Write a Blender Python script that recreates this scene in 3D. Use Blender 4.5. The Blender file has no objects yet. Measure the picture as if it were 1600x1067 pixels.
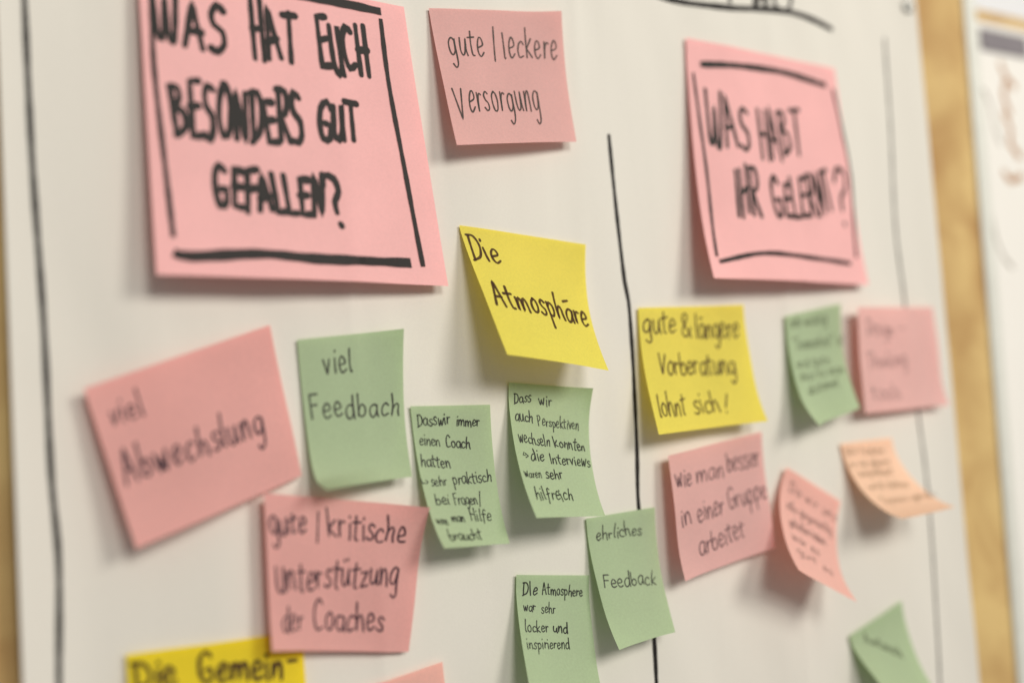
import bpy, math, random
from mathutils import Vector, Matrix

# ------------------------------------------------------------------ camera
scene = bpy.context.scene
col = scene.collection
MM = 0.001                       # the board is measured in millimetres: x right, y into the board, z up

cam_data = bpy.data.cameras.new("camera")
cam = bpy.data.objects.new("camera", cam_data)
col.objects.link(cam)
scene.camera = cam
cam_data.sensor_width = 36.0
cam_data.lens = 33.75
cam_data.clip_start = 0.01
cam_data.clip_end = 50.0
cam.matrix_world = Matrix(((0.8902903, 0.0349786, -0.4540481, -0.2356509), (-0.4500273, -0.0850329, -0.8889572, -0.4613688), (-0.0697035, 0.9957640, -0.0599626, -0.0311206), (0.0000000, 0.0000000, 0.0000000, 1.0000000)))
cam_data.dof.use_dof = True
cam_data.dof.focus_distance = 0.5106
cam_data.dof.aperture_fstop = 1.35
cam_data.dof.aperture_blades = 9

# ------------------------------------------------------------------ light
world = bpy.data.worlds.new("World")
scene.world = world
world.use_nodes = True
world.node_tree.nodes["Background"].inputs[0].default_value = (1.0, 0.955, 0.90, 1)
# invented ambient gradient: brighter right, front, above; dim left and below deepens shade under notes
wn, wl = world.node_tree.nodes, world.node_tree.links
w_tc = wn.new("ShaderNodeTexCoord")
w_dot = wn.new("ShaderNodeVectorMath"); w_dot.operation = "DOT_PRODUCT"
w_dot.inputs[1].default_value = (0.72, -0.45, 0.53)
w_map = wn.new("ShaderNodeMapRange")
w_map.inputs["From Min"].default_value = -0.5; w_map.inputs["From Max"].default_value = 1.0
w_map.inputs["To Min"].default_value = 0.03; w_map.inputs["To Max"].default_value = 0.50
wl.new(w_tc.outputs["Generated"], w_dot.inputs[0])
wl.new(w_dot.outputs["Value"], w_map.inputs["Value"])
wl.new(w_map.outputs[0], wn["Background"].inputs[1])


def area_light(name, loc, target, size, power, colour):
    d = bpy.data.lights.new(name, "AREA")
    d.shape = "DISK"
    d.size = size
    d.energy = power
    d.color = colour
    o = bpy.data.objects.new(name, d)
    col.objects.link(o)
    o.location = loc
    o.rotation_euler = (Vector(target) - Vector(loc)).to_track_quat("-Z", "Y").to_euler()
    return o


area_light("ceiling_lamp", (1.05, -1.80, 0.80), (0.12, 0, 0), 0.70, 26.5, (1.0, 0.945, 0.85))
area_light("ceiling_lamp", (0.05, -1.80, 0.78), (0, 0, -0.05), 0.60, 16.5, (1.0, 0.955, 0.88))

scene.view_settings.view_transform = "Standard"
scene.view_settings.look = "None"
scene.view_settings.exposure = 0.06
scene.view_settings.gamma = 1.0
scene.view_settings.use_curve_mapping = False
scene.render.engine = "CYCLES"


# ------------------------------------------------------------------ materials
def lin(c):
    return tuple((v / 12.92 if v <= 0.04045 else ((v + 0.055) / 1.055) ** 2.4) for v in (x / 255.0 for x in c))


def new_mat(name):
    m = bpy.data.materials.new(name)
    m.use_nodes = True
    nt = m.node_tree
    nt.nodes.clear()
    return m, nt, nt.nodes, nt.links


def paper_mat(name, rgb, translucency=0.14, variation=0.035, fibre=900.0, rough=0.85, bump=0.05, blotch=7.0, streak=False):
    m, nt, N, L = new_mat(name)
    out = N.new("ShaderNodeOutputMaterial")
    bs = N.new("ShaderNodeBsdfPrincipled")
    bs.inputs["Roughness"].default_value = rough
    bs.inputs["Specular IOR Level"].default_value = 0.18
    tc = N.new("ShaderNodeTexCoord")
    n1 = N.new("ShaderNodeTexNoise"); n1.inputs["Scale"].default_value = fibre; n1.inputs["Detail"].default_value = 5
    n2 = N.new("ShaderNodeTexNoise"); n2.inputs["Scale"].default_value = blotch; n2.inputs["Detail"].default_value = 4
    L.new(tc.outputs["Object"], n1.inputs["Vector"])
    L.new(tc.outputs["Object"], n2.inputs["Vector"])
    if streak:
        mp = N.new("ShaderNodeMapping"); mp.inputs["Scale"].default_value = (6.0, 1.0, 0.35)
        L.new(tc.outputs["Object"], mp.inputs["Vector"])
        L.new(mp.outputs[0], n2.inputs["Vector"])
    mixn = N.new("ShaderNodeMath"); mixn.operation = "ADD"
    L.new(n1.outputs["Fac"], mixn.inputs[0]); L.new(n2.outputs["Fac"], mixn.inputs[1])
    ramp = N.new("ShaderNodeMapRange")
    ramp.inputs["From Min"].default_value = 0.6; ramp.inputs["From Max"].default_value = 1.4
    ramp.inputs["To Min"].default_value = 1 - variation; ramp.inputs["To Max"].default_value = 1 + variation
    L.new(mixn.outputs[0], ramp.inputs["Value"])
    mul = N.new("ShaderNodeVectorMath"); mul.operation = "SCALE"
    mul.inputs[0].default_value = rgb
    L.new(ramp.outputs[0], mul.inputs["Scale"])
    L.new(mul.outputs[0], bs.inputs["Base Color"])
    bp = N.new("ShaderNodeBump"); bp.inputs["Strength"].default_value = bump; bp.inputs["Distance"].default_value = 0.0004
    L.new(n1.outputs["Fac"], bp.inputs["Height"]); L.new(bp.outputs[0], bs.inputs["Normal"])
    if translucency > 0:
        tr = N.new("ShaderNodeBsdfTranslucent")
        deep = N.new("ShaderNodeGamma"); deep.inputs["Gamma"].default_value = 2.6    # light that went through is more saturated
        L.new(mul.outputs[0], deep.inputs["Color"]); L.new(deep.outputs[0], tr.inputs["Color"])
        mx = N.new("ShaderNodeMixShader"); mx.inputs[0].default_value = translucency
        L.new(bs.outputs[0], mx.inputs[1]); L.new(tr.outputs[0], mx.inputs[2])
        L.new(mx.outputs[0], out.inputs[0])
    else:
        L.new(bs.outputs[0], out.inputs[0])
    return m


def ink_mat(name, rgb, density=1.0, rough=0.55):
    """Felt-pen ink: a thin layer that lets a little of the paper through where the pen ran dry."""
    m, nt, N, L = new_mat(name)
    out = N.new("ShaderNodeOutputMaterial")
    bs = N.new("ShaderNodeBsdfPrincipled")
    bs.inputs["Roughness"].default_value = rough
    bs.inputs["Specular IOR Level"].default_value = 0.2
    bs.inputs["Base Color"].default_value = (*rgb, 1)
    tp = N.new("ShaderNodeBsdfTransparent")
    tc = N.new("ShaderNodeTexCoord")
    n = N.new("ShaderNodeTexNoise"); n.inputs["Scale"].default_value = 420; n.inputs["Detail"].default_value = 3
    L.new(tc.outputs["Object"], n.inputs["Vector"])
    r = N.new("ShaderNodeMapRange")
    r.inputs["From Min"].default_value = 0.3; r.inputs["From Max"].default_value = 0.65
    r.inputs["To Min"].default_value = density - 0.16; r.inputs["To Max"].default_value = density
    L.new(n.outputs["Fac"], r.inputs["Value"])
    mx = N.new("ShaderNodeMixShader")
    L.new(r.outputs[0], mx.inputs[0]); L.new(tp.outputs[0], mx.inputs[1]); L.new(bs.outputs[0], mx.inputs[2])
    L.new(mx.outputs[0], out.inputs[0])
    return m


def plain_mat(name, rgb, rough=0.5, metal=0.0):
    m, nt, N, L = new_mat(name)
    out = N.new("ShaderNodeOutputMaterial")
    bs = N.new("ShaderNodeBsdfPrincipled")
    bs.inputs["Roughness"].default_value = rough
    bs.inputs["Metallic"].default_value = metal
    tc = N.new("ShaderNodeTexCoord")
    n = N.new("ShaderNodeTexNoise"); n.inputs["Scale"].default_value = 60; n.inputs["Detail"].default_value = 4
    L.new(tc.outputs["Object"], n.inputs["Vector"])
    r = N.new("ShaderNodeMapRange"); r.inputs["To Min"].default_value = 0.9; r.inputs["To Max"].default_value = 1.1
    L.new(n.outputs["Fac"], r.inputs["Value"])
    s = N.new("ShaderNodeVectorMath"); s.operation = "SCALE"; s.inputs[0].default_value = rgb
    L.new(r.outputs[0], s.inputs["Scale"]); L.new(s.outputs[0], bs.inputs["Base Color"])
    L.new(bs.outputs[0], out.inputs[0])
    return m


def kraft_mat(name, light, dark):
    """Brown packing paper: long soft blotches, fine fibres, shallow crumples."""
    m, nt, N, L = new_mat(name)
    out = N.new("ShaderNodeOutputMaterial")
    bs = N.new("ShaderNodeBsdfPrincipled"); bs.inputs["Roughness"].default_value = 0.7
    bs.inputs["Specular IOR Level"].default_value = 0.3
    tc = N.new("ShaderNodeTexCoord")
    n1 = N.new("ShaderNodeTexNoise"); n1.inputs["Scale"].default_value = 13; n1.inputs["Detail"].default_value = 5
    n1.inputs["Distortion"].default_value = 0.6
    n2 = N.new("ShaderNodeTexNoise"); n2.inputs["Scale"].default_value = 500; n2.inputs["Detail"].default_value = 4
    for n in (n1, n2):
        L.new(tc.outputs["Object"], n.inputs["Vector"])
    r = N.new("ShaderNodeValToRGB")
    r.color_ramp.elements[0].position = 0.33; r.color_ramp.elements[0].color = (*dark, 1)
    r.color_ramp.elements[1].position = 0.62; r.color_ramp.elements[1].color = (*light, 1)
    L.new(n1.outputs["Fac"], r.inputs[0]); L.new(r.outputs[0], bs.inputs["Base Color"])
    b = N.new("ShaderNodeBump"); b.inputs["Strength"].default_value = 0.5; b.inputs["Distance"].default_value = 0.003
    L.new(n1.outputs["Fac"], b.inputs["Height"])
    b2 = N.new("ShaderNodeBump"); b2.inputs["Strength"].default_value = 0.08; b2.inputs["Distance"].default_value = 0.0006
    L.new(n2.outputs["Fac"], b2.inputs["Height"]); L.new(b.outputs[0], b2.inputs["Normal"])
    L.new(b2.outputs[0], bs.inputs["Normal"])
    L.new(bs.outputs[0], out.inputs[0])
    return m


M = {
    "poster": paper_mat("poster_paper", (0.645, 0.625, 0.572), 0.0, 0.03, 900, 0.8, 0.10, 9.0, True),
    "sign_pink": paper_mat("pink_card", (0.92, 0.53, 0.525), 0.25, 0.06, bump=0.20, blotch=24.0),
    "pink": paper_mat("dusty_pink_paper", (0.85, 0.545, 0.52), 0.42, 0.06, bump=0.20, blotch=24.0),
    "pale_pink": paper_mat("pale_pink_paper", (0.90, 0.60, 0.57), 0.42, 0.06, bump=0.20, blotch=24.0),
    "rose": paper_mat("rose_paper", (0.88, 0.51, 0.48), 0.42, 0.06, bump=0.20, blotch=24.0),
    "salmon": paper_mat("salmon_paper", (0.93, 0.59, 0.52), 0.40, 0.06, bump=0.20, blotch=24.0),
    "peach": paper_mat("peach_paper", (0.95, 0.68, 0.50), 0.30, 0.06, bump=0.20, blotch=24.0),
    "yellow": paper_mat("yellow_paper", (0.91, 0.82, 0.16), 0.42, 0.06, bump=0.20, blotch=24.0),
    "deep_yellow": paper_mat("deep_yellow_paper", (0.92, 0.78, 0.045), 0.42, 0.06, bump=0.20, blotch=24.0),
    "green": paper_mat("green_paper", (0.545, 0.67, 0.44), 0.42, 0.06, bump=0.20, blotch=24.0),
    "kraft": kraft_mat("kraft_paper", lin((203, 175, 118)), lin((166, 129, 80))),
    "frame": plain_mat("anodised_frame", (0.62, 0.63, 0.58), 0.45, 0.1),
    "wall": plain_mat("pale_wall", (0.78, 0.80, 0.84), 0.9),
    "white_sheet": paper_mat("white_sheet", (0.74, 0.725, 0.69), 0.0, 0.015),
    "dark_card": plain_mat("slate_card", lin((120, 115, 120)), 0.8),
    "steel": plain_mat("pin_steel", (0.35, 0.35, 0.33), 0.4, 0.6),
    "marker": ink_mat("black_marker_ink", (0.012, 0.010, 0.009), 1.06),
    "brown_ink": ink_mat("brownish_ink", (0.045, 0.018, 0.008), 0.90),
    "pen": ink_mat("black_pen_ink", (0.018, 0.018, 0.018), 0.96),
    "grey_pen": ink_mat("grey_pen_ink", (0.04, 0.04, 0.035), 0.9),
    "violet_pen": ink_mat("violet_black_ink", (0.03, 0.018, 0.03), 0.95),
    "olive_pen": ink_mat("olive_ink", (0.055, 0.06, 0.03), 0.92),
    "ochre_pen": ink_mat("ochre_ink", (0.15, 0.08, 0.03), 0.9),
    "faint_pen": ink_mat("faint_grey_ink", (0.35, 0.33, 0.28), 0.75),
    "rust_pen": ink_mat("rust_ink", (0.48, 0.26, 0.13), 0.8),
}


# ------------------------------------------------------------------ helpers
def mesh_obj(name, verts, faces, mat, parent=None, smooth=True, origin=None):
    me = bpy.data.meshes.new(name)
    if origin is not None:
        verts = [(v[0] - origin[0], v[1] - origin[1], v[2] - origin[2]) for v in verts]
    me.from_pydata(verts, [], faces)
    me.update()
    if smooth:
        for p in me.polygons:
            p.use_smooth = True
    me.materials.append(mat)
    o = bpy.data.objects.new(name, me)
    col.objects.link(o)
    if origin is not None:
        o.location = origin
    if parent is not None:
        o.parent = parent
        o.location = (0, 0, 0)
    return o


def tag(o, label=None, cat=None, group=None, kind=None):
    if label: o["label"] = label
    if cat: o["category"] = cat
    if group: o["group"] = group
    if kind: o["kind"] = kind
    return o


def wave(x, z):
    """Shallow buckles and two old roll creases of the big poster, in mm, towards the viewer."""
    w = (0.80 * math.sin(x * 0.034 + 0.9 * math.sin(z * 0.011 + 0.4)) +
         0.55 * math.sin(x * 0.071 + z * 0.006 + 1.7 + 0.7 * math.sin(z * 0.02)) +
         0.45 * math.sin(x * 0.017 - z * 0.023 + 0.6) +
         0.16 * math.sin(x * 0.16 + z * 0.04 + 1.1 * math.sin(z * 0.031)))
    for cx, k, amp, wd in ((46.0, 0.05, 0.80, 3.0), (-88.0, -0.03, 0.66, 3.5), (196.0, 0.04, 0.66, 3.0)):
        d = (x - cx - k * z) / wd
        w += amp * math.exp(-d * d) * (0.55 + 0.45 * math.sin(z * 0.025 + cx))
    return w


def box(x0, x1, y0, y1, z0, z1):
    v = [(x, y, z) for x in (x0, x1) for y in (y0, y1) for z in (z0, z1)]
    f = [(0, 1, 3, 2), (4, 6, 7, 5), (0, 4, 5, 1), (2, 3, 7, 6), (0, 2, 6, 4), (1, 5, 7, 3)]
    return v, f


def catmull(pts, step):
    """Smooth a polyline; a doubled point is a sharp corner."""
    runs, cur = [], [pts[0]]
    for a, b in zip(pts, pts[1:]):
        if a == b:
            runs.append(cur); cur = [b]
        else:
            cur.append(b)
    runs.append(cur)
    out = []
    for run in runs:
        if len(run) == 1:
            out.append(run[0]); continue
        P = [(2 * run[0][0] - run[1][0], 2 * run[0][1] - run[1][1])] + run + \
            [(2 * run[-1][0] - run[-2][0], 2 * run[-1][1] - run[-2][1])]
        for i in range(1, len(P) - 2):
            p0, p1, p2, p3 = P[i - 1], P[i], P[i + 1], P[i + 2]
            n = max(2, min(14, int(math.dist(p1, p2) / step)))
            for k in range(n):
                t = k / n
                out.append(tuple(0.5 * (2 * p1[j] + (p2[j] - p0[j]) * t + (2 * p0[j] - 5 * p1[j] + 4 * p2[j] - p3[j]) * t * t +
                                        (3 * p1[j] - p0[j] - 3 * p2[j] + p3[j]) * t ** 3) for j in (0, 1)))
        out.append(run[-1])
    res = [out[0]]
    for p in out[1:]:
        if math.dist(p, res[-1]) > 1e-4:
            res.append(p)
    return res


class Ink:
    """Pen strokes as thin flat ribbons that follow the paper below them."""

    def __init__(self, surf, rng):
        self.surf, self.rng, self.v, self.f, self.k = surf, rng, [], [], 0

    def stroke(self, pts, width, square=False, step=None):
        rng = self.rng
        path = catmull(pts, step or max(width * 0.6, 0.35))
        if len(path) == 1:
            path = [path[0], (path[0][0] + 0.2 * width, path[0][1] - 0.2 * width)]
        self.k += 1
        off = 0.10 + 0.0045 * (self.k % 60)
        ph, ph2 = rng.uniform(0, 6), rng.uniform(0, 6)
        n = len(path)
        left, right = [], []
        s = 0.0
        for i, p in enumerate(path):
            a = path[max(i - 1, 0)]; b = path[min(i + 1, n - 1)]
            if i: s += math.dist(path[i - 1], p)
            dx, dy = b[0] - a[0], b[1] - a[1]
            l = math.hypot(dx, dy) or 1
            nx, ny = -dy / l, dx / l
            if width > 1.9: wd = width * (0.80 + 0.38 * abs(dx / l))       # chisel tip
            else: wd = width
            w = wd * 0.5 * (1 + 0.10 * math.sin(s / width * 0.55 + ph) + 0.05 * math.sin(s / width * 1.9 + ph2))
            left.append((p[0] + nx * w, p[1] + ny * w)); right.append((p[0] - nx * w, p[1] - ny * w))
        base = len(self.v)
        for i in range(n):
            o = off + 0.0012 * i
            self.v.append(self.surf(*left[i], o)); self.v.append(self.surf(*right[i], o))
        for i in range(n - 1):
            j = base + 2 * i
            self.f.append((j, j + 1, j + 3, j + 2))
        if not square:
            for end in (0, n - 1):
                i2 = 1 if end == 0 else n - 2
                d = math.atan2(path[end][1] - path[i2][1], path[end][0] - path[i2][0])
                r = math.dist(left[end], right[end]) / 2
                o = off + 0.0012 * end
                ring = []
                for k in range(7):
                    a = d + math.pi / 2 - math.pi * k / 6
                    ring.append(len(self.v)); self.v.append(self.surf(path[end][0] + r * math.cos(a), path[end][1] + r * math.sin(a), o))
                self.f.append(tuple(ring))

    def build(self, name, mat, parent, origin=None):
        vs = self.v if origin is None else [(a[0] - origin[0], a[1] - origin[1], a[2] - origin[2]) for a in self.v]
        return mesh_obj(name, vs, self.f, mat, parent, smooth=False)


GLYPHS = {
    "a": (50, "46,50 30,59 10,48 4,22 16,2 32,8 44,30 46,56 46,56 45,20 50,0"),
    "b": (48, "6,100 5,50 6,2 6,2 8,30 24,54 42,40 42,14 26,0 6,6"),
    "c": (42, "40,48 26,58 8,44 4,20 16,2 40,10"),
    "d": (50, "44,50 26,58 6,40 6,12 22,0 40,18 45,60 45,60 46,100 46,100 45,40 48,0"),
    "e": (44, "6,28 38,36 34,54 20,60 6,40 6,14 20,0 42,12"),
    "f": (38, "40,86 28,98 18,84 16,40 13,-26;2,52 36,56"),
    "g": (48, "44,50 26,60 6,44 6,16 20,4 38,18 44,56 44,56 44,0 40,-30 24,-42 10,-30"),
    "h": (48, "8,100 6,50 5,0 5,0 10,34 26,56 38,46 40,20 44,0"),
    "i": (16, "8,56 8,20 10,0;9,80 10,85"),
    "k": (44, "8,100 6,50 6,0;40,56 8,26 8,26 42,0"),
    "l": (18, "8,100 6,40 10,2 16,2"),
    "m": (78, "6,56 6,0 6,0 12,40 26,58 34,42 36,0 36,0 42,40 56,58 66,42 70,0"),
    "n": (48, "6,56 6,0 6,0 12,38 28,58 38,44 42,0"),
    "o": (46, "26,58 8,46 4,22 16,2 34,6 42,30 36,52 22,58"),
    "p": (48, "6,56 8,10 6,-44;6,40 22,58 40,46 40,18 24,2 8,10"),
    "r": (34, "6,56 6,0 6,0 10,36 22,54 34,50"),
    "s": (38, "36,50 22,58 8,46 16,32 32,22 32,6 16,0 2,8"),
    "t": (36, "16,88 14,40 16,4 28,2;-4,60 38,65"),
    "u": (48, "6,56 6,16 18,0 34,14 42,56 42,56 42,20 48,0"),
    "v": (42, "4,56 20,0 20,0 38,58"),
    "w": (62, "4,56 14,4 20,2 30,46 30,46 40,2 46,4 58,58"),
    "z": (42, "4,56 38,56 38,56 4,0 4,0 42,2"),
    "\u00e4": (50, "46,50 30,59 10,48 4,22 16,2 32,8 44,30 46,56 46,56 45,20 50,0;18,82 18,87;34,84 35,89"),
    "\u0101": (50, "46,50 30,59 10,48 4,22 16,2 32,8 44,30 46,56 46,56 45,20 50,0;12,84 44,88"),
    "\u00fc": (48, "6,56 6,16 18,0 34,14 42,56 42,56 42,20 48,0;16,82 16,87;34,84 35,89"),
    "A": (60, "2,0 28,100 28,100 54,0;12,36 46,38"),
    "B": (54, "8,98 8,0;8,98 36,96 40,74 10,54 10,54 46,46 48,14 8,0"),
    "C": (54, "50,84 32,100 10,76 6,36 20,4 50,10"),
    "D": (58, "10,96 11,2;2,96 34,95 54,60 44,20 4,0"),
    "E": (46, "44,96 8,96 8,96 8,2 8,2 46,2;8,52 38,54"),
    "F": (46, "46,96 8,94 8,94 8,0;8,52 38,54"),
    "G": (58, "52,84 34,100 10,78 6,34 22,2 48,10 50,44 50,44 30,42"),
    "H": (54, "8,100 8,0;46,100 46,0;8,50 46,52"),
    "I": (18, "8,100 9,0"),
    "L": (42, "8,100 8,2 8,2 42,2"),
    "M": (70, "6,0 8,100 8,100 34,30 34,30 60,100 60,100 64,0"),
    "N": (56, "8,0 8,100 8,100 46,0 46,0 48,100"),
    "O": (60, "32,100 10,78 6,36 24,0 48,14 54,58 42,94 26,100"),
    "P": (50, "8,98 8,0;6,94 34,98 44,72 30,50 8,48"),
    "R": (54, "8,98 8,0;6,96 36,98 44,74 30,54 8,50 8,50 50,0"),
    "S": (48, "44,88 26,100 8,84 14,60 38,42 42,14 22,0 4,10"),
    "T": (54, "2,96 54,98;28,98 27,0"),
    "U": (54, "8,100 8,26 24,0 42,20 46,100 46,100 47,40 48,0"),
    "V": (52, "4,100 24,0 24,0 48,100"),
    "W": (80, "4,100 14,12 22,0 32,14 40,78 40,78 46,12 54,0 64,16 76,100"),
    "?": (44, "4,76 14,98 36,92 38,66 22,48 20,26;20,4 21,0"),
    "!": (14, "8,100 7,30;7,4 8,0"),
    "&": (56, "54,0 14,70 24,98 38,80 8,26 20,2 44,14 54,40"),
    "/": (14, "12,104 4,-8"),
    "-": (30, "2,36 28,38"),
    ">": (30, "4,60 26,34 26,34 4,8"),
    "~": (24, "4,62 4,22 4,22 22,22"),
    "\"": (22, "6,100 5,84;16,100 15,84"),
    ".": (12, "5,4 6,0"),
    " ": (26, ""),
}


def write_word(ink, text, p0, p1, height, width, rng, up, jitter=1.0, gap=11, style=(1.0, 0.0, 1.0)):
    """Write text from p0 to p1 (mm on the note), letters height mm tall, upright along up."""
    total = sum(GLYPHS[c][0] + gap for c in text) - gap
    L = math.dist(p0, p1)
    ex = ((p1[0] - p0[0]) / L, (p1[1] - p0[1]) / L)
    sx = L / total
    x = 0.0
    for c in text:
        w, spec = GLYPHS[c]
        rot = rng.gauss(0, 0.035) * jitter
        sc = 1 + rng.gauss(0, 0.05) * jitter
        dy = rng.gauss(0, 2.2) * jitter
        sl = rng.gauss(0, 0.05) * jitter
        wx = [rng.gauss(0, 1.7) * jitter for _ in range(4)]
        for st in spec.split(";"):
            if not st: continue
            pts = []
            for q in st.split():
                a, b = map(float, q.split(","))
                if c.islower() and b > 0:                      # each writer's own x-height, slant and roundness
                    b = b * style[0] if b <= 62 else 62 * style[0] + (b - 62) * (100 - 62 * style[0]) / 38
                a += style[1] * b
                a = w / 2 + (a - w / 2) * style[2]
                a2 = a + wx[0] * math.sin(b * 0.05 + wx[1]) + sl * b - rot * b * 0.6
                b2 = b * sc + dy + rot * a + wx[2] * math.sin(a * 0.09 + wx[3])
                pts.append((p0[0] + ex[0] * (x + a2) * sx + up[0] * b2 * height / 100,
                            p0[1] + ex[1] * (x + a2) * sx + up[1] * b2 * height / 100))
            ink.stroke(pts, min(width, 0.25 * L / len(text)) if width < 1.9 else width)
        x += w + gap


# ------------------------------------------------------------------ sheets of paper on the board
class Sheet:
    """A note glued along its upper edge: corners in board mm (x, lift, z); lift grows down each side as v**p."""

    def __init__(self, c, pl, pr, bow=0.0, curl=0.0, seed=0):
        self.TL, self.TR, self.BR, self.BL = c
        self.pl, self.pr, self.bow, self.curl = pl, pr, bow, curl
        self.W = 0.5 * (math.dist(self.TL, self.TR) + math.dist(self.BL, self.BR))
        self.H = 0.5 * (math.dist(self.TL, self.BL) + math.dist(self.TR, self.BR))
        self.tabL = self.table(self.TL, self.BL, pl)
        self.tabR = self.table(self.TR, self.BR, pr)
        self.ph = seed * 1.37
        self.c1 = 1.2 + 2.6 * math.sin(seed * 2.9); self.c2 = 1.5 + 2.5 * math.sin(seed * 4.3 + 1)

    @staticmethod
    def table(T, B, p):
        h = math.hypot(T[0] - B[0], T[2] - B[2]); dl = B[1] - T[1]
        n = 64; s = [0.0]
        Lh = math.hypot(h, dl) * 1.03
        for i in range(n):
            v = (i + 0.5) / n
            g = dl * p * v ** (p - 1) / Lh
            s.append(s[-1] + math.sqrt(max(0.06, 1 - g * g)))
        return [a / s[-1] for a in s]

    @staticmethod
    def look(t, v):
        v = min(max(v, 0.0), 1.0) * 64
        i = min(int(v), 63)
        return t[i] + (t[i + 1] - t[i]) * (v - i)

    def point(self, u, v):
        vc = min(max(v, 0.0), 1.0)
        sl = self.look(self.tabL, v) + (v - vc); sr = self.look(self.tabR, v) + (v - vc)
        lx = self.TL[0] + (self.BL[0] - self.TL[0]) * sl; lz = self.TL[2] + (self.BL[2] - self.TL[2]) * sl
        rx = self.TR[0] + (self.BR[0] - self.TR[0]) * sr; rz = self.TR[2] + (self.BR[2] - self.TR[2]) * sr
        gl = 0.02 if self.pl < 1.2 else 0.10
        ll = self.TL[1] + (self.BL[1] - self.TL[1]) * max(0.0, (vc - gl) / (1 - gl)) ** self.pl
        lr = self.TR[1] + (self.BR[1] - self.TR[1]) * max(0.0, (vc - 0.10) / 0.90) ** self.pr
        x = lx + (rx - lx) * u; z = lz + (rz - lz) * u
        lift = ll + (lr - ll) * u
        lift += self.bow * 4 * u * (1 - u) * vc
        lift += self.c1 * max(0.0, (u + vc - 1.62) / 0.38) ** 2 + self.c2 * max(0.0, (1 - u + vc - 1.66) / 0.34) ** 2   # dog-eared lower corners
        if self.curl:
            lift += self.curl * max(0.0, (u - 0.55) / 0.45) ** 2 * max(0.0, 1 - vc / 0.55) ** 2
        lift += (0.75 * math.sin(4.6 * u + 2.3 * v + self.ph) + 0.5 * math.sin(3.0 * u - 6.2 * v + 2 * self.ph)) * min(1.0, 0.25 + 1.5 * vc)
        return x, lift + 1.2 + wave(x, z), z

    def __call__(self, a, b, off):
        """a mm from the left edge, b mm down from the top edge, off mm above the paper."""
        u, v = a / self.W, b / self.H
        p = Vector(self.point(u, v))
        e = 0.004
        du = Vector(self.point(u + e, v)) - Vector(self.point(u - e, v))
        dv = Vector(self.point(u, v + e)) - Vector(self.point(u, v - e))
        n = du.cross(dv).normalized()
        if n.y < 0: n = -n                     # y here is the lift, towards the viewer
        q = p + n * off
        return (q.x * MM, -q.y * MM, q.z * MM)


def build_sheet(spec):
    rng = random.Random(spec["seed"])
    S = Sheet(spec["c"], spec["pl"], spec["pr"], spec.get("bow", 0), spec.get("curl", 0), spec["seed"])
    nu = nv = 36
    verts = [S(S.W * i / nu, S.H * j / nv, 0.0) for j in range(nv + 1) for i in range(nu + 1)]
    faces = [(j * (nu + 1) + i, (j + 1) * (nu + 1) + i, (j + 1) * (nu + 1) + i + 1, j * (nu + 1) + i + 1)
             for j in range(nv) for i in range(nu)]
    org = S(S.W / 2, 0, 0.0)
    o = mesh_obj(spec["name"], verts, faces, M[spec["mat"]], origin=org)
    tag(o, spec["label"], spec["cat"], spec["group"])
    style = (rng.uniform(0.86, 1.14), rng.uniform(-0.06, 0.07), rng.uniform(0.88, 1.1)) if spec["pen_w"] < 1.9 else (1.0, 0.03, 1.02)
    for line in spec["lines"]:
        ink = Ink(S, rng)
        for text, a0, b0, a1, b1, hx, hy in line:
            write_word(ink, text, (a0, b0), (a1, b1), 1.0, spec["pen_w"], rng, (hx, hy), spec.get("jit", 1.0), style=style)
        ink.build("text_line", M[spec["ink"]], o, org)
    for path, w in spec.get("borders", []):
        ink = Ink(S, rng)
        ink.k = 40
        ink.stroke([tuple(p) for p in path], w, square=True)
        ink.build("border_line", M[spec["ink"]], o, org)
    return o


# ------------------------------------------------------------------ the pinboards and the wall behind
def tilted(v, ang, piv):
    c, s = math.cos(ang), math.sin(ang)
    return [(piv[0] + (x - piv[0]) * c + (z - piv[1]) * s, y, piv[1] - (x - piv[0]) * s + (z - piv[1]) * c) for x, y, z in v]


def mm(vs):
    return [(x * MM, y * MM, z * MM) for x, y, z in vs]


v, f = box(-1800, 2200, 260, 280, -1500, 1500)
tag(mesh_obj("wall", mm(v), f, M["wall"], smooth=False), kind="structure")

PIV = (396, 0); ANG = math.radians(1.7)
pin = bpy.data.objects.new("pinboard", None); col.objects.link(pin)
pin.location = (0, 0.02, -0.5)
tag(pin, "large pinboard covered in brown kraft paper behind the white poster", "pinboard", "pinboards")
org = tuple(pin.location)
# kraft cover: a crumpled sheet
xs = [-520 + 916 * i / 150 for i in range(151)]; zs = [-520 + 1000 * j / 120 for j in range(121)]
def crumple(x, z):
    return 1.1 * math.sin(x * .05 + 1.3 * math.sin(z * .013)) + 0.9 * math.sin(z * .03 + x * .021) + .5 * math.sin(x * .11 - z * .05)
verts = mm(tilted([(x, 7.5 - crumple(x, z) * min(1, (396 - x) / 25), z) for z in zs for x in xs], ANG, PIV))
faces = [(j * 151 + i, j * 151 + i + 1, (j + 1) * 151 + i + 1, (j + 1) * 151 + i) for j in range(120) for i in range(150)]
o = mesh_obj("kraft_cover", [tuple(a - b for a, b in zip(p, org)) for p in verts], faces, M["kraft"], pin)
v, f = box(-520, 396, 11, 26, -520, 480)
mesh_obj("core_panel", [tuple(a - b for a, b in zip(p, org)) for p in mm(tilted(v, ANG, PIV))], f, M["kraft"], pin, False)
v, f = box(396.2, 409, 5, 28, -520, 480)
o = mesh_obj("frame_rail", [tuple(a - b for a, b in zip(p, org)) for p in mm(tilted(v, ANG, PIV))], f, M["frame"], pin, False)
bv = o.modifiers.new("bevel", "BEVEL"); bv.width = 0.0015; bv.segments = 3

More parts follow.
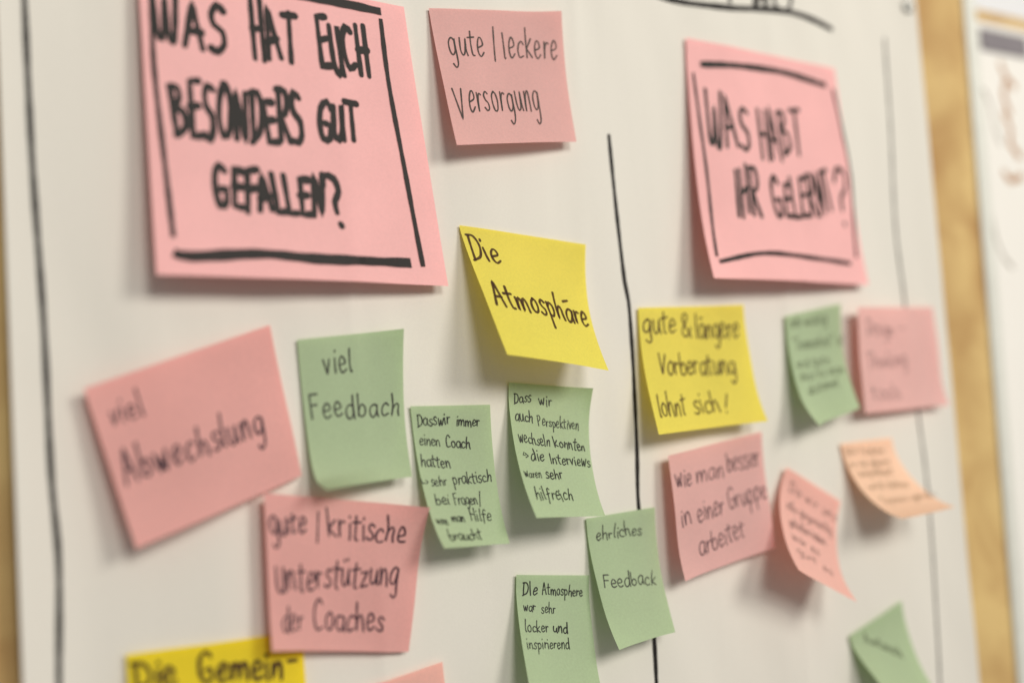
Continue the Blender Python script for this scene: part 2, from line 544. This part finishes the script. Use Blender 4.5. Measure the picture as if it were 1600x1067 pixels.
pin2 = bpy.data.objects.new("pinboard", None); col.objects.link(pin2)
pin2.location = (0.6, 0.03, -0.5)
tag(pin2, "second pinboard with white sheet and sketches, blurred at the right edge", "pinboard", "pinboards")
org2 = tuple(pin2.location)
ANG2 = math.radians(1.7)
v, f = box(413, 1100, 18, 30, -520, 247)
mesh_obj("core_panel", [tuple(a - b for a, b in zip(p, org2)) for p in mm(tilted(v, ANG2, PIV))], f, M["kraft"], pin2, False)
sheet = None
v, f = box(415, 1000, 15.2, 16.0, -470, 236)
v = tilted(v, ANG2, PIV)
o2 = mesh_obj("white_sheet", mm(v), f, M["white_sheet"], None, False, origin=(0.6, 0.0155, 0.0))
tag(o2, "white sheet with rust and grey sketch lines on the right-hand pinboard", "poster")


def flat2(x, z, off):
    a = tilted([(x, 0, z)], ANG2, PIV)[0]
    return (a[0] * MM, (15.2 - off) * MM, a[2] * MM)


rng = random.Random(5)
v, f = box(424, 480, 13.9, 14.9, 213, 230)
c2 = mesh_obj("header_card", mm(tilted(v, ANG2, PIV)), f, M["dark_card"], None, False, origin=(0.44, 0.0145, 0.21))
tag(c2, "dark grey card at the top of the white sheet on the right", "card")
ik = Ink(flat2, rng)
for pts in ([(446, 205), (450, 196), (460, 188)], [(445, 165), (452, 152), (450, 142), (460, 132)], [(440, 118), (447, 112), (459, 116)],
            [(450, 190), (447, 178), (452, 166)]):
    ik = Ink(flat2, rng)
    ik.stroke(pts, 5.0)
    ik.build("rust_sketch", M["rust_pen"], o2, (0.6, 0.0155, 0.0))
for pts in ([(418, 178), (424, 180), (430, 168), (434, 150), (438, 140)], [(421, 84), (424, 66), (431, 52), (440, 44)]):
    ik = Ink(flat2, rng)
    ik.stroke(pts, 2.6)
    ik.build("pencil_sketch", M["faint_pen"], o2, (0.6, 0.0155, 0.0))

# ------------------------------------------------------------------ the poster
PX0, PX1, PZ0, PZ1 = -240.5, 341.0, -430.0, 330.0
nx, nz = 190, 150
verts, faces = [], []
for j in range(nz + 1):
    for i in range(nx + 1):
        x = PX0 + (PX1 - PX0) * i / nx; z = PZ0 + (PZ1 - PZ0) * j / nz
        edge = min(1.0, (x - PX0) / 35)
        edger = min(1.0, (PX1 - x) / 30)
        curl_l = 3.5 * (1 - edge) ** 2 + 1.5 * (1 - edger) ** 2
        verts.append((x * MM, -(wave(x, z) + curl_l) * MM, z * MM))
for j in range(nz):
    for i in range(nx):
        a = j * (nx + 1) + i
        faces.append((a, a + 1, a + nx + 2, a + nx + 1))
poster = mesh_obj("poster", verts, faces, M["poster"], origin=(0, 0, 0))
tag(poster, "large white paper poster ruled into columns with black marker lines", "poster")


def on_poster(x, z, off):
    e = min(1.0, (x - PX0) / 35); er = min(1.0, (PX1 - x) / 30)
    return (x * MM, -(wave(x, z) + 3.5 * (1 - e) ** 2 + 1.5 * (1 - er) ** 2 + off + 0.05) * MM, z * MM)


rng = random.Random(11)
for name, w, paths in [('column_line',
  3.2,
  [[(-229.7, 171.0), (-229.6, 159.4), (-229.1, 87.7), (-227.2, 17.3), (-226.6, -49.1), (-225.1, -87.5), (-226.9, -137.5), (-227.0, -151.6)]]),
 ('column_line',
  3.1,
  [[(72.5, 117.6),
    (73.4, 73.2),
    (74.9, 32.0),
    (76.5, 20.8),
    (76.6, -12.5),
    (74.9, -63.8),
    (73.2, -96.4),
    (75.5, -136.3),
    (76.5, -172.3),
    (74.7, -214.5)]]),
 ('column_line',
  2.0,
  [[(308.9, 201.3),
    (307.0, 143.8),
    (302.9, 70.0),
    (305.2, 17.2),
    (306.3, -57.4),
    (308.2, -103.2),
    (307.4, -172.0),
    (303.5, -240.0),
    (301.7, -266.1)]]),
 ('title_underline', 3.4, [[(84.6, 211.9), (131.8, 206.3), (170.8, 206.4), (202.8, 209.2), (222.5, 209.5), (241.3, 206.5), (257.0, 202.2)]]),
 ('title_lettering',
  3.0,
  [[(174.6, 237.0), (171.8, 210.7)],
   [(194.4, 240.0), (191.5, 209.0)],
   [(191.5, 209.0), (199.6, 219.4), (201.5, 212.0), (208.6, 242.1)],
   [(212.1, 234.0), (209.4, 214.7), (213.8, 210.5), (221.8, 212.8), (226.7, 236.1)]])]:
    ink = Ink(on_poster, rng)
    for p in paths:
        ink.stroke([tuple(q) for q in p], w, step=4.0 if name != "title_lettering" else 1.0)
    ink.build(name, M["marker"], poster, (0, 0, 0))

# a pin in the upper right corner of the poster
def lathe(profile, seg=20):
    vs, fs = [], []
    for r, y in profile:
        for k in range(seg):
            a = 2 * math.pi * k / seg
            vs.append((r * math.cos(a) * MM, y * MM, r * math.sin(a) * MM))
    for j in range(len(profile) - 1):
        for k in range(seg):
            fs.append((j * seg + k, j * seg + (k + 1) % seg, (j + 1) * seg + (k + 1) % seg, (j + 1) * seg + k))
    fs.append(tuple(range((len(profile) - 1) * seg, len(profile) * seg)))
    return vs, fs
v, f = lathe([(0.6, 6), (0.6, -0.4), (4.6, -0.5), (4.7, -1.0), (4.0, -1.9), (2.6, -2.5), (0.9, -2.8)])
p = mesh_obj("thumb_tack", v, f, M["steel"])
px, pz = (333.3, 226.9)
p.location = (px * MM, -(wave(px, pz) + 0.6) * MM, pz * MM)
tag(p, "small grey thumb tack in the upper right corner of the poster", "thumb tack")

# ------------------------------------------------------------------ the notes
SHEETS = [{'name': 'header_card',
  'label': 'big pink card asking WAS HAT EUCH BESONDERS GUT GEFALLEN in black marker',
  'cat': 'card',
  'group': 'pink question cards',
  'mat': 'sign_pink',
  'seed': 1,
  'c': [(-182.7, 6, 184.1), (-50.8, 1.5, 178.3), (-38.0, 4, 29.6), (-182.2, 18, 34.1)],
  'pl': 1.4,
  'pr': 1.6,
  'bow': 5,
  'curl': 0,
  'ink': 'marker',
  'pen_w': 3.4,
  'lines': [[('WAS', 5.4, 40.2, 38.1, 42.29, 0.18, -23.73), ('HAT', 51.27, 42.52, 73.68, 42.54, 0.0, -28.46), ('EUCH', 85.68, 42.3, 113.21, 39.89, -0.28, -27.15)],
            [('BESONDERS', 11.79, 85.15, 71.89, 82.79, -0.12, -25.99), ('GUT', 79.19, 78.38, 101.11, 78.77, 0.04, -20.24)],
            [('GEFALLEN', 27.25, 117.49, 77.62, 117.87, 0.02, -19.19), ('?', 81.42, 122.71, 90.06, 122.17, -0.2, -26.17)]],
  'borders': [([(5.87, 8.72), (4.58, 39.72), (4.71, 61.0), (6.48, 99.79), (7.83, 132.6)], 2.8),
              ([(25.19, 4.79), (56.62, 4.34), (81.54, 5.74), (104.21, 4.85), (124.21, 5.21)], 3.6),
              ([(123.44, 9.08), (122.82, 42.89), (124.09, 87.17), (126.04, 140.29)], 3.1),
              ([(7.38, 139.51), (14.63, 141.12), (44.8, 138.41), (72.89, 139.5), (119.67, 138.61)], 4.2)],
  'jit': 1.7},
 {'name': 'sticky_note',
  'label': 'dusty pink note reading gute / leckere Versorgung beside the big pink card',
  'cat': 'sticky note',
  'group': 'small sticky notes on the poster',
  'mat': 'pink',
  'seed': 2,
  'c': [(-36.6, 0.5, 179.3), (43.5, 0.5, 186.3), (45.7, 6, 110.4), (-32.1, 15, 101.6)],
  'pl': 1.15,
  'pr': 1.5,
  'bow': 0,
  'curl': 3,
  'ink': 'grey_pen',
  'pen_w': 0.95,
  'lines': [[('gute', 7.22, 26.99, 28.97, 27.28, 0.02, -14.96), ('/', 32.84, 27.95, 36.86, 27.88, -0.03, -16.22), ('leckere', 40.13, 27.47, 74.91, 27.82, 0.02, -16.14)],
            [('V', 3.92, 63.25, 10.71, 63.47, 0.08, -19.53), ('ersorgung', 12.02, 59.15, 57.82, 59.17, 0.0, -17.36)]],
  'borders': [],
  'jit': 1.0},
 {'name': 'header_card',
  'label': 'pink card on the right asking WAS HABT IHR GELERNT in black marker',
  'cat': 'card',
  'group': 'pink question cards',
  'mat': 'sign_pink',
  'seed': 3,
  'c': [(134.1, 1, 182.5), (254.2, 1, 173.7), (263.6, 4, 27.5), (123.2, 17, 30.8)],
  'pl': 1.25,
  'pr': 1.5,
  'bow': 5,
  'curl': 0,
  'ink': 'marker',
  'pen_w': 2.8,
  'lines': [[('WAS', 9.86, 65.59, 42.15, 67.72, 0.24, -31.03), ('HABT', 49.27, 69.95, 86.41, 64.56, -0.52, -30.1)],
            [('IHR', 24.48, 109.92, 43.18, 108.82, -0.21, -29.61),
             ('GELERNT', 53.21, 108.96, 109.15, 103.79, -0.3, -26.96),
             ('?', 109.76, 110.19, 124.14, 108.85, -0.4, -36.01)]],
  'borders': [([(4.37, 21.31), (5.87, 48.48), (7.27, 86.72), (5.58, 136.43)], 2.2),
              ([(10.44, 15.16), (38.04, 12.31), (79.2, 10.2), (119.16, 13.45)], 3.4),
              ([(125.71, 15.09), (129.27, 44.27), (130.85, 76.41), (123.77, 131.27)], 2.6),
              ([(6.65, 139.54), (38.35, 133.36), (71.84, 133.7), (116.7, 135.64)], 2.4)],
  'jit': 1.7},
 {'name': 'sticky_note',
  'label': 'bright yellow curling note reading Die Atmosphäre left of the middle line',
  'cat': 'sticky note',
  'group': 'small sticky notes on the poster',
  'mat': 'yellow',
  'seed': 4,
  'c': [(-27.1, 0.5, 62.7), (49.7, 0.5, 53.1), (41.4, 28, -19.5), (-20.7, 33, -8.8)],
  'pl': 1.12,
  'pr': 1.8,
  'bow': 2.5,
  'curl': 0,
  'ink': 'brown_ink',
  'pen_w': 1.7,
  'lines': [[('Die', 1.64, 20.28, 17.48, 20.64, 0.04, -16.12)], [('Atmosphāre', 5.3, 47.72, 67.74, 49.39, 0.05, -15.82)]],
  'borders': [],
  'jit': 1.0},
 {'name': 'sticky_note',
  'label': 'yellow note reading gute & längere Vorbereitung lohnt sich',
  'cat': 'sticky note',
  'group': 'small sticky notes on the poster',
  'mat': 'yellow',
  'seed': 5,
  'c': [(81.7, 0.5, 16.4), (160.5, 0.5, 16.9), (160.7, 11, -54.8), (77.3, 17, -56.3)],
  'pl': 1.5,
  'pr': 1.5,
  'bow': 0,
  'curl': 0,
  'ink': 'brown_ink',
  'pen_w': 1.15,
  'lines': [[('gute', 2.86, 15.28, 27.03, 15.8, 0.03, -13.54), ('&', 31.17, 18.26, 38.62, 18.56, 0.07, -14.23), ('längere', 41.91, 19.86, 75.54, 20.23, 0.02, -14.59)],
            [('Vorberatung', 10.28, 39.74, 68.59, 42.79, 0.08, -13.48)],
            [('lohnt', 3.8, 63.63, 23.67, 64.69, 0.08, -13.17), ('sich', 30.28, 64.53, 50.92, 64.82, 0.02, -12.35), ('!', 53.06, 65.8, 57.35, 66.19, 0.13, -12.18)]],
  'borders': [],
  'jit': 1.0},
 {'name': 'sticky_note',
  'label': 'small green note with five blurred lines touching the right-hand pink note',
  'cat': 'sticky note',
  'group': 'small sticky notes on the poster',
  'mat': 'green',
  'seed': 6,
  'c': [(192.8, 0.8, 9.0), (241.0, 0.8, 16.1), (235.0, 16, -51.8), (190.0, 22, -59.8)],
  'pl': 2.0,
  'pr': 2.4,
  'bow': 0,
  'curl': 0,
  'ink': 'olive_pen',
  'pen_w': 0.5,
  'lines': [[('sehr wichtig', 3.23, 7.71, 35.51, 10.58, 0.07, -6.89)],
            [('"Teamarbeit" ist', 4.48, 21.92, 49.15, 27.27, 0.11, -7.43)],
            [('und gute', 3.52, 33.53, 33.87, 36.81, 0.08, -6.12)],
            [('dass es man', 4.15, 41.94, 43.99, 45.18, 0.06, -6.15)],
            [('abstimmt.', 8.08, 51.76, 37.21, 52.38, 0.02, -6.15)]],
  'borders': [],
  'jit': 1.0},
 {'name': 'sticky_note',
  'label': 'pink note with a dark left edge over the right column line',
  'cat': 'sticky note',
  'group': 'small sticky notes on the poster',
  'mat': 'pale_pink',
  'seed': 7,
  'c': [(247.5, 9, 12.7), (327.5, 2, 12.2), (327.5, 5, -55.9), (243.5, 11, -55.8)],
  'pl': 1.0,
  'pr': 1.0,
  'bow': 0,
  'curl': 0,
  'ink': 'violet_pen',
  'pen_w': 0.5,
  'lines': [[('Design', 8.39, 18.43, 35.61, 18.94, 0.02, -11.0), ('-', 41.88, 18.19, 50.38, 18.33, 0.02, -10.37)],
            [('Thinking', 6.35, 40.48, 45.93, 39.5, -0.03, -11.34)],
            [('tools', 7.88, 60.45, 34.97, 61.25, 0.04, -11.18)]],
  'borders': [],
  'jit': 1.0},
 {'name': 'sticky_note',
  'label': 'rose note tilted to the left reading viel Abwechslung',
  'cat': 'sticky note',
  'group': 'small sticky notes on the poster',
  'mat': 'rose',
  'seed': 8,
  'c': [(-212.7, 8, -13.6), (-130.0, 1, 12.3), (-119.5, 5, -60.2), (-195.3, 16, -83.5)],
  'pl': 1.2,
  'pr': 1.3,
  'bow': 0,
  'curl': 0,
  'ink': 'violet_pen',
  'pen_w': 1.25,
  'lines': [[('viel', 5.23, 19.36, 20.16, 19.9, 0.05, -11.87)], [('Abwechslung', 3.94, 45.58, 69.8, 47.2, 0.05, -15.25)]],
  'borders': [],
  'jit': 1.0},
 {'name': 'sticky_note',
  'label': 'green note reading viel Feedbach with a bent lower left corner',
  'cat': 'sticky note',
  'group': 'small sticky notes on the poster',
  'mat': 'green',
  'seed': 9,
  'c': [(-117.2, 0.6, 4.8), (-63.5, 0.6, 8.3), (-66.2, 6, -65.7), (-114.4, 24, -66.3)],
  'pl': 6.0,
  'pr': 1.6,
  'bow': 0,
  'curl': 5,
  'ink': 'grey_pen',
  'pen_w': 0.95,
  'lines': [[('viel', 11.05, 16.24, 25.97, 17.76, 0.14, -11.82)], [('Feedbach', 2.55, 35.46, 50.51, 43.54, 0.22, -10.79)]],
  'borders': [],
  'jit': 1.0},
 {'name': 'sticky_note',
  'label': 'rose note reading gute / kritische Unterstützung der Coaches',
  'cat': 'sticky note',
  'group': 'small sticky notes on the poster',
  'mat': 'rose',
  'seed': 10,
  'c': [(-138.7, 7, -66.2), (-58.2, 2, -81.8), (-71.5, 3, -151.3), (-139.7, 10, -137.2)],
  'pl': 1.0,
  'pr': 1.0,
  'bow': 0,
  'curl': 9,
  'ink': 'violet_pen',
  'pen_w': 1.05,
  'lines': [[('gute', 2.11, 19.37, 18.52, 17.14, -0.2, -12.6), ('/', 22.49, 19.28, 25.91, 19.08, -0.1, -14.03), ('kritische', 29.34, 17.97, 67.43, 19.16, 0.05, -12.57)],
            [('Unterstützung', 3.56, 44.87, 65.56, 38.52, -0.17, -13.52)],
            [('der', 6.57, 63.17, 16.69, 61.69, -0.2, -11.46), ('Coaches', 22.42, 61.92, 59.41, 60.66, -0.05, -12.77)]],
  'borders': [],
  'jit': 1.5},
 {'name': 'sticky_note',
  'label': 'green note with seven lines beginning Dass wir immer einen Coach hatten',
  'cat': 'sticky note',
  'group': 'small sticky notes on the poster',
  'mat': 'green',
  'seed': 11,
  'c': [(-61.2, 0.6, -31.0), (-16.7, 0.6, -33.1), (-19.0, 16, -103.8), (-57.8, 27, -100.4)],
  'pl': 2.4,
  'pr': 1.7,
  'bow': 0,
  'curl': 0,
  'ink': 'pen',
  'pen_w': 0.68,
  'lines': [[('Dasswir', 2.68, 10.15, 20.52, 9.28, -0.04, -6.03), ('immer', 23.92, 10.4, 36.24, 11.28, 0.05, -5.64)],
            [('einen', 2.69, 18.89, 13.97, 20.25, 0.08, -5.66), ('Coach', 17.14, 20.79, 30.38, 22.68, 0.1, -5.88)],
            [('hatten', 1.78, 29.48, 17.84, 31.56, 0.09, -6.0)],
            [('~', -0.03, 38.48, 2.13, 38.71, 0.06, -4.67),
             ('>', 2.21, 38.4, 4.02, 38.59, 0.05, -3.75),
             ('sehr', 5.21, 39.69, 14.12, 39.67, -0.0, -5.37),
             ('praktisch', 17.72, 40.05, 39.66, 40.67, 0.02, -6.21)],
            [('bei', 5.11, 48.98, 12.83, 49.4, 0.04, -5.76), ('Fragen', 15.58, 50.22, 28.7, 51.24, 0.05, -5.83), ('/', 29.28, 51.98, 31.59, 52.25, 0.09, -6.56)],
            [('wenn', 2.11, 58.67, 8.4, 60.15, 0.13, -4.66), ('man', 11.22, 58.72, 18.49, 59.91, 0.1, -4.96), ('Hilfe', 22.23, 59.3, 34.9, 60.76, 0.09, -6.27)],
            [('braucht', 5.99, 68.74, 25.66, 70.22, 0.06, -6.25)]],
  'borders': [],
  'jit': 1.0},
 {'name': 'sticky_note',
  'label': 'green note with six lines on changing Perspektiven and helpful Interviews',
  'cat': 'sticky note',
  'group': 'small sticky notes on the poster',
  'mat': 'green',
  'seed': 12,
  'c': [(-4.9, 0.6, -22.0), (43.5, 0.6, -28.1), (35.2, 24, -95.8), (-10.8, 30, -90.7)],
  'pl': 1.35,
  'pr': 1.9,
  'bow': 0,
  'curl': 6,
  'ink': 'pen',
  'pen_w': 0.74,
  'lines': [[('Dass', 2.88, 11.32, 13.1, 9.65, -0.11, -5.56), ('wir', 17.49, 11.5, 25.15, 11.04, -0.04, -5.98)],
            [('auch', 2.63, 20.46, 13.16, 20.93, 0.04, -6.67), ('Perspektiven', 15.98, 22.55, 40.94, 23.73, 0.03, -6.04)],
            [('wechseln', 3.1, 32.1, 21.53, 34.05, 0.08, -6.35), ('konnten', 24.3, 33.92, 44.01, 35.56, 0.06, -6.1)],
            [('~', 3.79, 39.87, 5.65, 40.14, 0.08, -4.88),
             ('>', 5.28, 40.87, 7.73, 41.12, 0.05, -4.53),
             ('die', 8.55, 42.5, 16.43, 42.17, -0.03, -6.28),
             ('Interviews', 19.7, 43.47, 46.18, 44.31, 0.02, -6.12)],
            [('waren', 2.21, 51.58, 12.29, 51.97, 0.02, -4.8), ('sehr', 15.01, 52.25, 25.73, 52.3, 0.0, -5.96)],
            [('hilfreich', 5.03, 64.11, 28.9, 64.33, 0.01, -7.19)]],
  'borders': [],
  'jit': 1.5},
 {'name': 'sticky_note',
  'label': 'green note reading ehrliches Feedback over the lower middle line',
  'cat': 'sticky note',
  'group': 'small sticky notes on the poster',
  'mat': 'green',
  'seed': 13,
  'c': [(36.9, 0.6, -99.2), (82.9, 0.6, -98.1), (80.3, 13, -165.5), (38.5, 20, -166.3)],
  'pl': 1.7,
  'pr': 1.5,
  'bow': 1.5,
  'curl': 0,
  'ink': 'grey_pen',
  'pen_w': 0.72,
  'lines': [[('ehrliches', 5.05, 12.56, 34.53, 14.12, 0.05, -7.32)], [('Feedback', 3.59, 37.29, 38.71, 42.63, 0.14, -7.73)]],
  'borders': [],
  'jit': 1.9},
 {'name': 'sticky_note',
  'label': 'green note reading Die Atmosphere war sehr locker und inspirierend',
  'cat': 'sticky note',
  'group': 'small sticky notes on the poster',
  'mat': 'green',
  'seed': 14,
  'c': [(-7.7, 0.6, -123.4), (36.5, 0.6, -130.0), (29.7, 18, -197.1), (-14.4, 24, -189.9)],
  'pl': 1.3,
  'pr': 1.4,
  'bow': 0,
  'curl': 0,
  'ink': 'pen',
  'pen_w': 0.9,
  'lines': [[('DIe', 3.33, 10.74, 11.97, 10.38, -0.03, -6.92), ('Atmosphere', 15.1, 10.06, 40.49, 11.28, 0.03, -6.08)],
            [('war', 3.34, 18.58, 10.45, 18.61, 0.0, -5.21), ('sehr', 13.79, 19.97, 22.58, 20.13, 0.01, -5.94)],
            [('locker', 3.04, 29.23, 17.02, 29.57, 0.02, -6.12), ('und', 19.9, 29.33, 29.19, 30.62, 0.09, -5.61)],
            [('inspirierend', 2.73, 37.47, 29.3, 38.55, 0.03, -5.76)]],
  'borders': [],
  'jit': 1.0},
 {'name': 'sticky_note',
  'label': 'dusty pink note reading wie man besser in einer Gruppe arbeitet',
  'cat': 'sticky note',
  'group': 'small sticky notes on the poster',
  'mat': 'pink',
  'seed': 15,
  'c': [(90.5, 7, -69.4), (167.1, 1, -61.7), (163.8, 7, -131.0), (88.9, 14, -138.8)],
  'pl': 1.1,
  'pr': 1.4,
  'bow': 0,
  'curl': 0,
  'ink': 'violet_pen',
  'pen_w': 0.78,
  'lines': [[('wie', 3.12, 18.79, 15.15, 19.85, 0.1, -9.74), ('man', 19.41, 19.64, 42.86, 20.78, 0.06, -9.61), ('besser', 46.51, 18.87, 73.03, 19.48, 0.03, -11.84)],
            [('in', 3.93, 41.32, 12.13, 40.31, -0.16, -10.82), ('einer', 17.09, 41.44, 39.22, 41.32, -0.01, -10.6), ('Gruppe', 43.31, 39.99, 75.5, 39.68, -0.01, -11.21)],
            [('arbeitet', 15.87, 60.33, 53.18, 57.86, -0.09, -10.91)]],
  'borders': [],
  'jit': 1.0},
 {'name': 'sticky_note',
  'label': 'salmon note tilted clockwise and curling, crowded with small blurred lines',
  'cat': 'sticky note',
  'group': 'small sticky notes on the poster',
  'mat': 'salmon',
  'seed': 16,
  'c': [(182.7, 2, -84.8), (225.2, 1, -110.4), (199.5, 30, -164.8), (154.4, 34, -139.3)],
  'pl': 1.5,
  'pr': 1.7,
  'bow': 0,
  'curl': 0,
  'ink': 'violet_pen',
  'pen_w': 0.48,
  'lines': [[('Da wir uns', 6.59, 12.59, 49.81, 14.02, 0.03, -6.72)],
            [('alle gegenseitig', 6.16, 23.81, 45.81, 24.65, 0.02, -5.96)],
            [('geholfen haben', 7.43, 34.35, 38.95, 34.88, 0.01, -5.95)],
            [('war es', 7.67, 43.67, 30.38, 45.52, 0.06, -5.86)],
            [('gut so', 8.67, 52.73, 39.26, 55.26, 0.06, -5.79)]],
  'borders': [],
  'jit': 1.0},
 {'name': 'sticky_note',
  'label': 'peach note with its lower half curling far out over the right column line',
  'cat': 'sticky note',
  'group': 'small sticky notes on the poster',
  'mat': 'peach',
  'seed': 17,
  'c': [(230.5, 0.8, -74.4), (275.3, 0.8, -74.1), (283.9, 40, -118.0), (238.4, 37, -120.1)],
  'pl': 1.7,
  'pr': 1.6,
  'bow': 0,
  'curl': 0,
  'ink': 'ochre_pen',
  'pen_w': 0.42,
  'lines': [[('Wir haben', 2.27, 7.08, 35.22, 9.3, 0.04, -5.37)],
            [('so viel gelernt', 1.53, 14.75, 35.77, 16.63, 0.03, -4.81)],
            [('ausprobiert', 4.71, 21.07, 32.71, 23.03, 0.04, -5.12)],
            [('und dabei', 5.53, 30.34, 36.46, 32.93, 0.05, -5.23)],
            [('Spass gehabt', 6.7, 42.09, 49.26, 44.43, 0.04, -5.4)]],
  'borders': [],
  'jit': 1.0},
 {'name': 'sticky_note',
  'label': 'green note turned on its corner at the lower right',
  'cat': 'sticky note',
  'group': 'small sticky notes on the poster',
  'mat': 'green',
  'seed': 18,
  'c': [(223.5, 1, -195.1), (270.9, 0.8, -180.0), (276.0, 20, -243.0), (232.3, 25, -233.1)],
  'pl': 1.3,
  'pr': 1.5,
  'bow': 0,
  'curl': 0,
  'ink': 'olive_pen',
  'pen_w': 0.6,
  'lines': [[('Austausch', 10.07, 10.24, 34.1, 29.69, 0.6, -7.69)]],
  'borders': [],
  'jit': 1.0},
 {'name': 'sticky_note',
  'label': 'deep yellow note reading Die Gemein- cut off at the lower left',
  'cat': 'sticky note',
  'group': 'small sticky notes on the poster',
  'mat': 'deep_yellow',
  'seed': 19,
  'c': [(-200.1, 1, -130.2), (-122.8, 1, -132.8), (-123.4, 8, -204.2), (-199.4, 12, -196.8)],
  'pl': 1.3,
  'pr': 1.3,
  'bow': 0,
  'curl': 0,
  'ink': 'brown_ink',
  'pen_w': 1.9,
  'lines': [[('Die', 1.95, 14.78, 19.78, 16.18, 0.11, -12.13), ('Gemein', 29.52, 16.42, 66.52, 20.03, 0.15, -12.82), ('-', 69.09, 17.57, 73.24, 17.83, 0.09, -11.78)]],
  'borders': [],
  'jit': 1.0},
 {'name': 'sticky_note',
  'label': 'salmon note of which only one corner shows at the bottom edge',
  'cat': 'sticky note',
  'group': 'small sticky notes on the poster',
  'mat': 'salmon',
  'seed': 20,
  'c': [(-125.9, 1, -168.1), (-52.8, 1, -160.2), (-49.7, 6, -230.9), (-123.0, 6, -232.4)],
  'pl': 1.3,
  'pr': 1.3,
  'bow': 0,
  'curl': 0,
  'ink': 'violet_pen',
  'pen_w': 1.2,
  'lines': [],
  'borders': [],
  'jit': 1.0}]

for spec in SHEETS:
    build_sheet(spec)
